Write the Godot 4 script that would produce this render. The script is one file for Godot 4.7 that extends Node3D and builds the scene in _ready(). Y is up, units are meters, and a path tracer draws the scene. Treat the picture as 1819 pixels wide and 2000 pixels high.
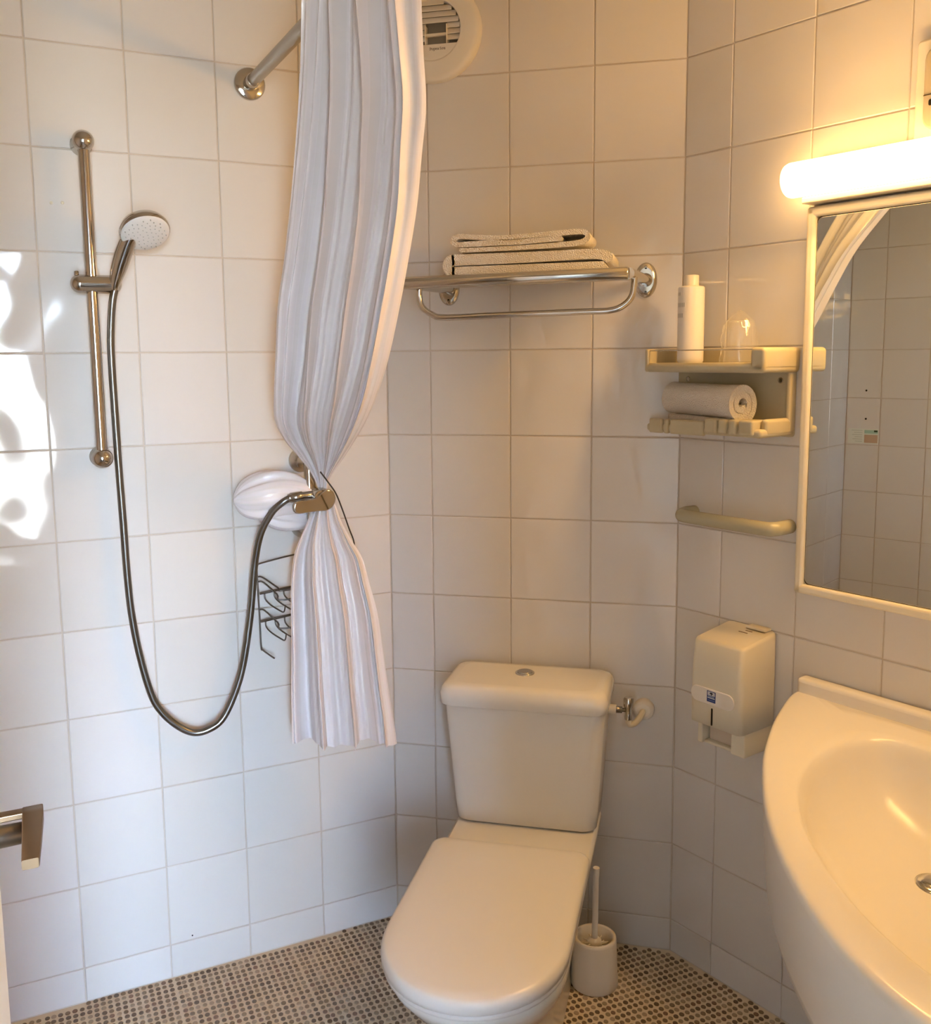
extends Node3D
# A small tiled bathroom seen from its doorway. Frames: each wall has x to the right (seen from the room), y up, z into the room.

var FA: Transform3D   # left wall (x runs from the back corner, negative to the left)
var FB: Transform3D   # back wall
var FC: Transform3D   # right wall
var FD: Transform3D   # far left side wall, seen in the mirror
var M := {}
var used := {}
var cache := {}
const ROWS = [0.0, .0862, .2909, .4944, .7002, .9058, 1.1128, 1.3212, 1.5329, 1.7503, 1.9684, 2.1862, 2.4]
const AL = 1.79       # length of the left wall
const EN = 2.06       # distance of the doorway wall from the left wall
const CAM = Vector3(.776, 1.5142, 2.3633)

# ---------------------------------------------------------------- helpers
func numbered(n: String) -> String:
	if not used.has(n):
		used[n] = 0
		return n
	used[n] += 1
	return "%s_%03d" % [n, used[n]]

func tag(o, label: String, category: String, group := "", kind := ""):
	if label: o.set_meta("label", label)
	if category: o.set_meta("category", category)
	if group: o.set_meta("group", group)
	if kind: o.set_meta("kind", kind)
	return o

func thing(called: String, label: String, category: String, xf: Transform3D, group := ""):
	var o = Node3D.new()
	o.name = numbered(called)
	o.transform = xf
	add_child(o)
	return tag(o, label, category, group)

func st_new() -> SurfaceTool:
	var st = SurfaceTool.new()
	st.begin(Mesh.PRIMITIVE_TRIANGLES)
	return st

func obj(called: String, st: SurfaceTool, m, parent, xf := Transform3D()):
	st.generate_normals()
	return obj_mesh(called, st.commit(), m, parent, xf)

func obj_mesh(called: String, mesh, m, parent, xf := Transform3D()):
	var o = MeshInstance3D.new()
	o.name = called if parent != self else numbered(called)
	o.mesh = mesh
	o.material_override = m
	o.transform = xf
	o.cast_shadow = GeometryInstance3D.SHADOW_CASTING_SETTING_ON
	parent.add_child(o, true)
	return o

func tri(st, a, b, c, ua = Vector2(), ub = Vector2(), uc = Vector2()):
	st.set_uv(ua); st.add_vertex(a)
	st.set_uv(ub); st.add_vertex(b)
	st.set_uv(uc); st.add_vertex(c)

# rings run counter-clockwise seen from the end they are lofted towards
func loft(st, rings: Array, closed := true, cap0 := true, cap1 := true):
	var n = rings[0].size()
	var m = rings.size()
	st.set_smooth_group(0)
	var lim = n if closed else n - 1
	for j in m - 1:
		for i in lim:
			var k = (i + 1) % n
			var a = rings[j][i]; var b = rings[j][k]; var c = rings[j + 1][k]; var d = rings[j + 1][i]
			var ua = Vector2(float(i) / lim, float(j) / (m - 1)); var ub = Vector2(float(i + 1) / lim, ua.y)
			var uc = Vector2(ub.x, float(j + 1) / (m - 1)); var ud = Vector2(ua.x, uc.y)
			if (a - b).length_squared() > 1e-14: tri(st, a, c, b, ua, uc, ub)
			if (c - d).length_squared() > 1e-14: tri(st, a, d, c, ua, ud, uc)
	for e in 2:
		if (e == 0 and not cap0) or (e == 1 and not cap1): continue
		var r = rings[0] if e == 0 else rings[m - 1]
		st.set_smooth_group(1 + e)
		var c0 = Vector3()
		for p in r: c0 += p
		c0 /= n
		for i in n:
			var k = (i + 1) % n
			if e == 0: tri(st, c0, r[i], r[k])
			else: tri(st, c0, r[k], r[i])

func rrect(w: float, h: float, r: float, seg := 4) -> Array:
	var out := []
	r = min(r, min(w, h) * .499)
	for q in 4:
		var cx = (w / 2 - r) * (1 if q == 0 or q == 3 else -1)
		var cy = (h / 2 - r) * (1 if q < 2 else -1)
		for k in seg + 1:
			var a = q * PI / 2 + k * PI / 2 / seg
			out.append(Vector2(cx + r * cos(a), cy + r * sin(a)))
	return out

# a box with every edge rounded; axis z is lofted
func rbox(st, c: Vector3, s: Vector3, r := .004, rc := -1.0, seg := 4):
	if rc < 0: rc = r
	var rings := []
	for e in 2:
		for k in seg + 1:
			var t = PI / 2 * k / seg
			if e == 1: t = PI / 2 - t
			var inset = r * (1 - sin(t))
			var z = -s.z / 2 + r * (1 - cos(t))
			if e == 1: z = -z
			var ring := []
			for p in rrect(s.x - 2 * inset, s.y - 2 * inset, max(rc - inset, .0004), seg):
				ring.append(c + Vector3(p.x, p.y, z))
			rings.append(ring)
	loft(st, rings)

func tube(st, pts: Array, rad, n := 12, caps := true):
	var rings := []
	var up = Vector3.UP
	var t0 = (pts[1] - pts[0]).normalized()
	if abs(t0.dot(up)) > .95: up = Vector3.RIGHT
	var x = up.cross(t0).normalized()
	for i in pts.size():
		var t = (pts[min(i + 1, pts.size() - 1)] - pts[max(i - 1, 0)]).normalized()
		x = (x - t * x.dot(t)).normalized()
		var y = t.cross(x)
		var r = rad[i] if rad is Array else rad
		var ring := []
		for k in n:
			var a = TAU * k / n
			ring.append(pts[i] + (x * cos(a) + y * sin(a)) * r)
		rings.append(ring)
	loft(st, rings, true, caps, caps)

# profile of [radius, height] about the y axis
func lathe(st, prof: Array, n := 32, at := Vector3(), cap0 := true, cap1 := true):
	var rings := []
	for p in prof:
		var ring := []
		for k in n:
			var a = TAU * k / n
			ring.append(at + Vector3(p[0] * cos(a), p[1], -p[0] * sin(a)))
		rings.append(ring)
	loft(st, rings, true, cap0, cap1)

func along(d: Vector3) -> Basis:   # a basis whose y axis points along d
	d = d.normalized()
	var x = Vector3.RIGHT if abs(d.x) < .9 else Vector3.FORWARD
	var z = x.cross(d).normalized()
	x = d.cross(z).normalized()
	return Basis(x, d, z)

func smooth_path(p: Array, per := 8, closed := false) -> Array:
	var out := []
	var n = p.size()
	for i in (n if closed else n - 1):
		var a = p[(i - 1 + n) % n] if closed or i > 0 else p[0]
		var b = p[i]
		var c = p[(i + 1) % n]
		var d = p[(i + 2) % n] if closed or i < n - 2 else p[n - 1]
		for k in per:
			out.append(b.cubic_interpolate(c, a, d, float(k) / per))
	if not closed: out.append(p[n - 1])
	return out

# a thick band whose cross-section follows a path in x-y, pulled along z
func ribbon(st, path: Array, th: float, z0: float, z1: float, wob := 0.0, r := .005):
	var outl := []
	var n = path.size()
	var back := []
	for i in n:
		var t = (path[min(i + 1, n - 1)] - path[max(i - 1, 0)]).normalized()
		var nn = Vector2(-t.y, t.x)
		outl.append(path[i] - nn * th / 2)
		back.push_front(path[i] + nn * th / 2)
	outl.append(path[n - 1] + (path[n - 1] - path[n - 2]).normalized() * th * .35)
	outl.append_array(back)
	outl.append(path[0] - (path[1] - path[0]).normalized() * th * .35)
	var rings := []
	var cols = 9
	var rr = RandomNumberGenerator.new(); rr.seed = 5 + n
	var ph = rr.randf() * 6.0
	for j in cols + 1:
		var f = float(j) / cols
		var ring := []
		for i in outl.size():
			var p = outl[i]
			var w = wob * (sin(f * 5.0 + i * .21 + ph) + .6 * sin(f * 9.0 - i * .13))
			ring.append(Vector3(p.x, p.y + w, lerp(z0, z1, f)))
		rings.append(ring)
	# the end faces bulge a little, so that the folds read
	loft(st, rings, true, false, false)
	var fs := []
	for k in n - 1:
		fs.append([k, k + 1, 2 * n - k - 1])
		fs.append([k, 2 * n - k - 1, 2 * n - k])
	fs.append([n - 1, n, n + 1])
	fs.append([2 * n, 2 * n + 1, 0])
	for e in 2:
		var ring = rings[0] if e == 0 else rings[cols]
		st.set_smooth_group(1 + e)
		for f in fs:
			var a = ring[f[0]]; var b = ring[f[1]]; var c = ring[f[2]]
			if ((b - a).cross(c - a).z > 0) == (e == 1): tri(st, a, c, b)
			else: tri(st, a, b, c)

func mat(c: Color, rough := .5, metal := 0.0, spec := .5):
	var m = StandardMaterial3D.new()
	m.albedo_color = c
	m.roughness = rough
	m.metallic = metal
	m.metallic_specular = spec
	return m

func noise_tex(freq: float, normal := true, bump := 8.0, size := 256, sd := 1, octaves := 3):
	var f = FastNoiseLite.new()
	f.seed = sd
	f.frequency = freq
	f.noise_type = FastNoiseLite.TYPE_SIMPLEX_SMOOTH
	f.fractal_octaves = octaves
	var t = NoiseTexture2D.new()
	t.width = size; t.height = size
	t.seamless = true
	t.noise = f
	t.as_normal_map = normal
	t.bump_strength = bump
	return t

# ---------------------------------------------------------------- tiles
func tile_mesh(w: float, h: float):
	var key = "%d_%d" % [roundi(w * 2000), roundi(h * 2000)]
	if cache.has(key): return cache[key]
	var st = st_new()
	st.set_smooth_group(-1)
	var b = .0016
	var zf = 0.0; var zb = -.006
	var o = [Vector2(-w / 2, -h / 2), Vector2(w / 2, -h / 2), Vector2(w / 2, h / 2), Vector2(-w / 2, h / 2)]
	var q = [Vector2(-w / 2 + b, -h / 2 + b), Vector2(w / 2 - b, -h / 2 + b), Vector2(w / 2 - b, h / 2 - b), Vector2(-w / 2 + b, h / 2 - b)]
	var v = func(p, z): return Vector3(p.x, p.y, z)
	tri(st, v.call(q[0], zf), v.call(q[2], zf), v.call(q[1], zf)); tri(st, v.call(q[0], zf), v.call(q[3], zf), v.call(q[2], zf))
	for i in 4:
		var k = (i + 1) % 4
		tri(st, v.call(o[i], -.0012), v.call(q[k], zf), v.call(o[k], -.0012)); tri(st, v.call(o[i], -.0012), v.call(q[i], zf), v.call(q[k], zf))
		tri(st, v.call(o[i], zb), v.call(o[k], -.0012), v.call(o[k], zb)); tri(st, v.call(o[i], zb), v.call(o[i], -.0012), v.call(o[k], -.0012))
	st.generate_normals()
	cache[key] = st.commit()
	return cache[key]

func tiled_wall(called: String, fr: Transform3D, cols: Array, thick := .1, x0 = null, x1 = null):
	var lo = cols[0] if x0 == null else x0
	var hi = cols[cols.size() - 1] if x1 == null else x1
	var st = st_new()
	slab(st, Vector3(lo, -.1, -.0028 - thick), Vector3(hi, 2.5, -.0028))
	var w = obj(called, st, M.grout, self, fr)
	w.set_meta("kind", "structure")
	var rg = RandomNumberGenerator.new()
	rg.seed = called.hash()
	var gap = .0026
	for i in cols.size() - 1:
		for j in ROWS.size() - 1:
			var a = cols[i]; var b = cols[i + 1]
			var c = ROWS[j]; var d = ROWS[j + 1]
			var bs = Basis(Vector3.UP, rg.randf_range(-.0035, .0035)) * Basis(Vector3.RIGHT, rg.randf_range(-.0035, .0035))
			obj_mesh("tile", tile_mesh(b - a - gap, d - c - gap), M.tiles[rg.randi() % M.tiles.size()], w, Transform3D(bs, Vector3((a + b) / 2, (c + d) / 2, rg.randf_range(-.0004, .0003))))
	return w

func slab(st, a: Vector3, b: Vector3):
	var c = (a + b) / 2
	var s = b - a
	st.set_smooth_group(-1)
	var p := []
	for k in 8: p.append(c + Vector3(s.x * (.5 if k & 1 else -.5), s.y * (.5 if k & 2 else -.5), s.z * (.5 if k & 4 else -.5)))
	for f in [[4, 5, 7, 6], [1, 0, 2, 3], [5, 1, 3, 7], [0, 4, 6, 2], [6, 7, 3, 2], [0, 1, 5, 4]]:
		tri(st, p[f[0]], p[f[2]], p[f[1]]); tri(st, p[f[0]], p[f[3]], p[f[2]])

func struct_box(called: String, boxes: Array, m, fr: Transform3D):
	var st = st_new()
	for b in boxes: slab(st, b[0], b[1])
	var o = obj(called, st, m, self, fr)
	o.set_meta("kind", "structure")
	return o

# ---------------------------------------------------------------- the scene
func _ready():
	# camera, sky, light, exposure
	var cam = Camera3D.new()
	cam.name = "camera"
	add_child(cam)
	cam.position = CAM
	cam.rotation = Vector3(deg_to_rad(-7.5066), deg_to_rad(13.638), deg_to_rad(-.5346))
	var near = .05
	cam.projection = Camera3D.PROJECTION_FRUSTUM
	cam.near = near
	cam.far = 60.0
	cam.size = 2000.0 / 1888.7 * near
	cam.frustum_offset = Vector2(0, -52.0 / 1888.7 * near)
	cam.current = true

	var we = WorldEnvironment.new()
	we.name = "environment"
	var env = Environment.new()
	env.background_mode = Environment.BG_SKY
	var sky = Sky.new()
	var sm = ProceduralSkyMaterial.new()
	sm.sky_top_color = Color(.72, .84, 1.0)
	sm.sky_horizon_color = Color(.86, .93, 1.0)
	sm.ground_horizon_color = Color(.82, .86, .88)
	sm.ground_bottom_color = Color(.60, .62, .62)
	sm.sun_angle_max = 0.0
	sm.energy_multiplier = 64.0
	sky.sky_material = sm
	env.sky = sky
	env.ambient_light_source = Environment.AMBIENT_SOURCE_SKY
	env.tonemap_mode = Environment.TONE_MAPPER_LINEAR
	env.tonemap_exposure = 1.25
	env.sdfgi_enabled = true
	env.ssao_enabled = true
	env.ssil_enabled = true
	we.environment = env
	add_child(we)

	var aA = -.876
	var aC = .885
	var au = Vector3(sin(aA), 0, cos(aA)); var an = Vector3(cos(aA), 0, -sin(aA))
	var cu = Vector3(sin(aC), 0, cos(aC)); var cn = Vector3(-cos(aC), 0, sin(aC))
	FA = Transform3D(Basis(-au, Vector3.UP, an), Vector3.ZERO)
	FB = Transform3D(Basis(Vector3.RIGHT, Vector3.UP, Vector3.BACK), Vector3.ZERO)
	FC = Transform3D(Basis(cu, Vector3.UP, cn), Vector3(.7313, 0, 0))
	FD = Transform3D(Basis(-an, Vector3.UP, -au), au * AL)

	materials()
	shell()
	mosaic_floor()
	basin()
	toilet()
	curtain()
	shower()
	mirror_and_lamp()
	shelf()
	dispenser()
	rack()
	small_things()
	door()

func materials():
	var wav = noise_tex(.010, true, 6.0, 512, 3, 1)
	M.tiles = []
	for c in [Color(.885, .875, .865), Color(.875, .865, .855), Color(.89, .88, .875)]:
		var m = mat(c, .06, 0, .5)
		m.normal_enabled = true
		m.normal_texture = wav
		m.normal_scale = .26
		m.uv1_triplanar = true
		m.uv1_world_triplanar = true
		m.uv1_scale = Vector3(1.6, 1.6, 1.6)
		M.tiles.append(m)
	M.grout = mat(Color(.825, .79, .745), .9, 0, .2)
	M.plaster = mat(Color(.80, .78, .74), .9, 0, .2)
	M.plain = mat(Color(.86, .84, .81), .8, 0, .2)
	M.floor_grout = mat(Color(.88, .83, .75), .85, 0, .3)
	M.wood = mat(Color(.55, .50, .45), .6)
	M.ceramic = mat(Color(.925, .92, .905), .10, 0, .5)
	M.basin = mat(Color(.925, .915, .90), .22, 0, .5)
	M.seat = mat(Color(.92, .915, .905), .25, 0, .5)
	M.chrome = mat(Color(.80, .79, .77), .12, 1.0)
	M.dullchrome = mat(Color(.66, .65, .63), .25, 1.0)
	M.steel = mat(Color(.60, .585, .56), .3, 1.0)
	M.hose = mat(Color(.50, .50, .49), .28, 1.0)
	M.wire = mat(Color(.50, .49, .47), .3, 1.0)
	M.white_plastic = mat(Color(.92, .90, .86), .35)
	M.cream = mat(Color(.88, .85, .77), .35)
	M.face = mat(Color(.88, .89, .90), .5)
	M.beige = mat(Color(.74, .70, .585), .28, 0, .5)
	M.beige_bar = mat(Color(.70, .68, .58), .25, 0, .5)
	M.dark = mat(Color(.05, .045, .04), .6)
	M.gasket = mat(Color(.22, .17, .10), .5)
	M.glass = mat(Color(.93, .95, .94), .0, 1.0)
	M.mirror_frame = mat(Color(.93, .90, .82), .3)
	M.cord = mat(Color(.20, .19, .18), .5)
	M.terry = mat(Color(.93, .91, .88), .95, 0, .2)
	M.terry.normal_enabled = true
	M.terry.normal_texture = noise_tex(.12, true, 10.0, 256, 9)
	M.terry.normal_scale = .7
	M.terry.uv1_triplanar = true
	M.terry.uv1_scale = Vector3(9, 9, 9)
	M.terry.rim_enabled = true
	M.terry.rim = .3
	# satin with woven stripes
	var im = Image.create(512, 4, false, Image.FORMAT_RGB8)
	var ir = Image.create(512, 4, false, Image.FORMAT_RGB8)
	var rg = RandomNumberGenerator.new(); rg.seed = 11
	var x = 0
	var k = 0
	while x < 512:
		var w = rg.randi_range(7, 16)
		var shiny = k % 2 == 0
		var c = Color(.96, .95, .965) if shiny else Color(.93, .92, .945)
		var r = .26 if shiny else .42
		im.fill_rect(Rect2i(x, 0, w, 4), c)
		ir.fill_rect(Rect2i(x, 0, w, 4), Color(r, r, r))
		x += w
		k += 1
	M.satin = mat(Color.WHITE, 1.0, 0.0, .8)
	M.satin.albedo_texture = ImageTexture.create_from_image(im)
	M.satin.roughness_texture = ImageTexture.create_from_image(ir)
	M.satin.roughness = 1.0
	M.satin.backlight_enabled = true
	M.satin.backlight = Color(.12, .12, .12)
	M.satin.cull_mode = BaseMaterial3D.CULL_DISABLED
	M.wrap = mat(Color(1, 1, 1, .04), .05, 0, .9)
	M.wrap.transparency = BaseMaterial3D.TRANSPARENCY_ALPHA
	M.wrap.cull_mode = BaseMaterial3D.CULL_DISABLED
	M.pane = mat(Color(1, 1, 1, .06), .02, 0, .5)
	M.pane.transparency = BaseMaterial3D.TRANSPARENCY_ALPHA
	M.lamp = mat(Color(1, .97, .9), .4)
	M.lamp.emission_enabled = true
	M.lamp.emission = Color(1.0, .78, .48)
	M.lamp.emission_energy_multiplier = 10.0

func shell():
	tiled_wall("wall_left", FA, [-AL, -1.597, -1.398, -1.199, -1.0, -.8009, -.6018, -.4054, -.2096, 0.0], .1, -AL - .1, .04)
	tiled_wall("wall_back", FB, [0.0, .1142, .3184, .5206, .7313], .1, -.05, .79)
	tiled_wall("wall_right", FC, [0.0, .1286, .3296, .533, .736, .939, 1.142, 1.345, 1.548, 1.65], .1, -.04, 1.72)
	tiled_wall("wall_side", FD, [-2.06, -1.93, -1.73, -1.53, -1.335, -1.137, -.939, -.740, -.541, -.343, -.148, 0.0], .1, -2.2, .1)
	# doorway wall, ceiling, and the bedroom beyond
	struct_box("wall_front", [[Vector3(-AL - .1, -.1, EN), Vector3(-1.62, 2.5, EN + .1)], [Vector3(-1.32, -.1, EN), Vector3(-1.125, 2.5, EN + .1)], [Vector3(-1.62, -.1, EN), Vector3(-1.32, 1.0, EN + .1)], [Vector3(-1.62, 1.95, EN), Vector3(-1.32, 2.5, EN + .1)], [Vector3(-.35, -.1, EN), Vector3(1.2, 2.5, EN + .1)], [Vector3(-1.125, 2.05, EN), Vector3(-.35, 2.5, EN + .1)]], M.plain, FA)
	var w2 = st_new()
	for b in [[-1.62, -1.59, 1.0, 1.95], [-1.35, -1.32, 1.0, 1.95], [-1.62, -1.32, 1.0, 1.03], [-1.62, -1.32, 1.92, 1.95]]:
		slab(w2, Vector3(b[0], b[2], EN + .03), Vector3(b[1], b[3], EN + .07))
	var win2 = obj("window_2", w2, M.white_plastic, self, FA)
	win2.set_meta("kind", "structure")
	var w3 = st_new()
	slab(w3, Vector3(-1.59, 1.03, EN + .048), Vector3(-1.35, 1.92, EN + .052))
	obj("pane", w3, M.pane, win2)
	struct_box("ceiling", [[Vector3(-AL - .2, 2.4, -.3), Vector3(1.3, 2.5, 4.5)]], M.plaster, FA)
	struct_box("floor_bedroom", [[Vector3(-AL - .1, -.1, EN), Vector3(1.2, -.002, 4.4)]], M.wood, FA)
	struct_box("wall_bedroom_left", [[Vector3(-AL - .2, -.1, EN), Vector3(-AL - .1, 2.5, 4.4)]], M.plaster, FA)
	struct_box("wall_bedroom_right", [[Vector3(1.1, -.1, EN), Vector3(1.2, 2.5, 4.4)]], M.plaster, FA)
	struct_box("wall_bedroom_window", [[Vector3(-AL - .1, -.1, 4.2), Vector3(-1.55, 2.5, 4.3)], [Vector3(-.55, -.1, 4.2), Vector3(1.1, 2.5, 4.3)], [Vector3(-1.55, -.1, 4.2), Vector3(-.55, .43, 4.3)], [Vector3(-1.55, 2.13, 4.2), Vector3(-.55, 2.5, 4.3)]], M.plaster, FA)
	var wd = thing("wardrobe", "tall wooden wardrobe in the bedroom behind the doorway", "wardrobe", FA * Transform3D(Basis(), Vector3(-.72, 0, 2.45)))
	var wd0 = st_new()
	rbox(wd0, Vector3(.80, 1.1, .3), Vector3(1.60, 2.2, .6), .006)
	obj("carcass", wd0, M.wood, wd)
	for k in 2:
		var wd1 = st_new()
		rbox(wd1, Vector3(-.008, 1.1, .152 + .297 * k), Vector3(.018, 2.1, .29), .004)
		var wdo = obj("door", wd1, M.wood, wd)
		var wd2 = st_new()
		rbox(wd2, Vector3(-.024, 1.05, .275 + .05 * k), Vector3(.014, .16, .012), .004)
		obj("handle", wd2, M.steel, wdo)
	var wst = st_new()
	for b in [[-1.55, -1.51, .43, 2.13], [-.59, -.55, .43, 2.13], [-.73, -.68, .43, 2.13], [-1.55, -.55, .43, .47], [-1.55, -.55, 2.09, 2.13]]:
		slab(wst, Vector3(b[0], b[2], 4.215), Vector3(b[1], b[3], 4.265))
	var win = obj("window_1", wst, M.white_plastic, self, FA)
	win.set_meta("kind", "structure")
	for b in [[-1.51, -.73], [-.68, -.59]]:
		var ps = st_new()
		slab(ps, Vector3(b[0], .47, 4.238), Vector3(b[1], 2.09, 4.242))
		obj("pane", ps, M.pane, win)
	# plugged screw holes in the shower wall and drilled holes in the side wall
	var wl = get_node("wall_left")
	for p in [Vector3(-.767, 1.8532, 0), Vector3(-.7445, 1.8545, 0), Vector3(-.5487, .0975, 0)]:
		var st = st_new()
		var hr = .0035 if p.y > 1 else .0019
		lathe(st, [[hr, -.001], [hr, .0004], [hr * .7, .0008]], 14)
		obj("hole_plug", st, M.cream if p.y > 1 else M.dark, wl, Transform3D(Basis(Vector3.RIGHT, PI / 2), p))
	var wsd = get_node("wall_side")
	for p in [Vector3(-.084, 1.355, 0), Vector3(-.087, 1.230, 0)]:
		var st = st_new()
		lathe(st, [[.0045, -.001], [.0045, .0004], [.003, .0006]], 14)
		obj("screw_hole", st, M.dark, wsd, Transform3D(Basis(Vector3.RIGHT, PI / 2), p))

func mosaic_floor():
	var bounds = [Vector3(-AL - .1, -.1, -.5), Vector3(1.2, -.0022, EN)]
	var fl = struct_box("floor", [bounds], M.floor_grout, FA)
	var dot = SurfaceTool.new()
	dot.begin(Mesh.PRIMITIVE_TRIANGLES)
	lathe(dot, [[.0058, -.003], [.0058, -.0006], [.0050, 0.0]], 10, Vector3(), false, true)
	dot.generate_normals()
	var mesh = dot.commit()
	var cols = [Color(.41, .34, .265), Color(.45, .38, .30), Color(.37, .305, .235), Color(.50, .43, .345), Color(.62, .56, .47), Color(.56, .50, .41), Color(.47, .365, .295), Color(.66, .59, .50)]
	var wts = [.2, .38, .52, .64, .75, .85, .94, 1.0]
	var ms := []
	for c in cols: ms.append(mat(c, .35, 0, .5))
	var rg = RandomNumberGenerator.new(); rg.seed = 21
	var rot = Basis(Vector3.UP, -.028)
	var pu = .0156; var pn = .0182
	var list := []
	var cam = get_node("camera")
	var inv = cam.transform.affine_inverse()
	for i in range(-110, 130):
		for j in range(-30, 120):
			var sheet = .0022 if posmod(i, 19) == 0 else 0.0
			var loc = rot * Vector3(i * pu + rg.randf_range(-.0006, .0006) + sheet, 0, j * pn + .008 + rg.randf_range(-.0006, .0006))
			var rsel = rg.randf()
			var sc = rg.randf_range(.93, 1.05)
			if loc.z < .004 or loc.z > EN - .004 or loc.x < -AL + .004: continue
			var w = FA * loc
			if w.z < .005: continue
			var lc = FC.affine_inverse() * w
			if lc.z < .004: continue
			var ci = 0
			while rsel > wts[ci]: ci += 1
			var v = inv * w
			var px = Vector2(909.5 + 1888.7 * v.x / -v.z, 948 - 1888.7 * v.y / -v.z) if v.z < -.1 else Vector2(-99, -99)
			var vis = px.x > 0 and px.x < 1600 and px.y < 2006 and px.y > 1700 and not (px.x > 735 and px.x < 1100)
			list.append([-v.z if vis else 100.0 - v.z, loc, ci, sc])
	list.sort_custom(func(a, b): return a[0] < b[0])
	var bas = Basis().scaled(Vector3(1.0, 1.0, 1.12))
	for k in min(300, list.size()):
		var e = list[k]
		obj_mesh("mosaic_tile", mesh, ms[e[2]], fl, Transform3D(rot * bas.scaled(Vector3(e[3], 1, e[3])), e[1]))
	var mm = MultiMesh.new()
	mm.transform_format = MultiMesh.TRANSFORM_3D
	mm.use_colors = true
	mm.mesh = mesh
	mm.instance_count = list.size() - 300
	for k in list.size() - 300:
		var e = list[k + 300]
		mm.set_instance_transform(k, Transform3D(rot * bas.scaled(Vector3(e[3], 1, e[3])), e[1]))
		mm.set_instance_color(k, cols[e[2]].srgb_to_linear())
	var mi = MultiMeshInstance3D.new()
	mi.name = "mosaic_tiles"
	mi.multimesh = mm
	var vm = mat(Color.WHITE, .35, 0, .5)
	vm.vertex_color_use_as_albedo = true
	mi.material_override = vm
	mi.set_meta("kind", "stuff")
	fl.add_child(mi)

func at_c(u: float, y: float, o: float) -> Vector3: return Vector3(u, y, o)

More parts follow.
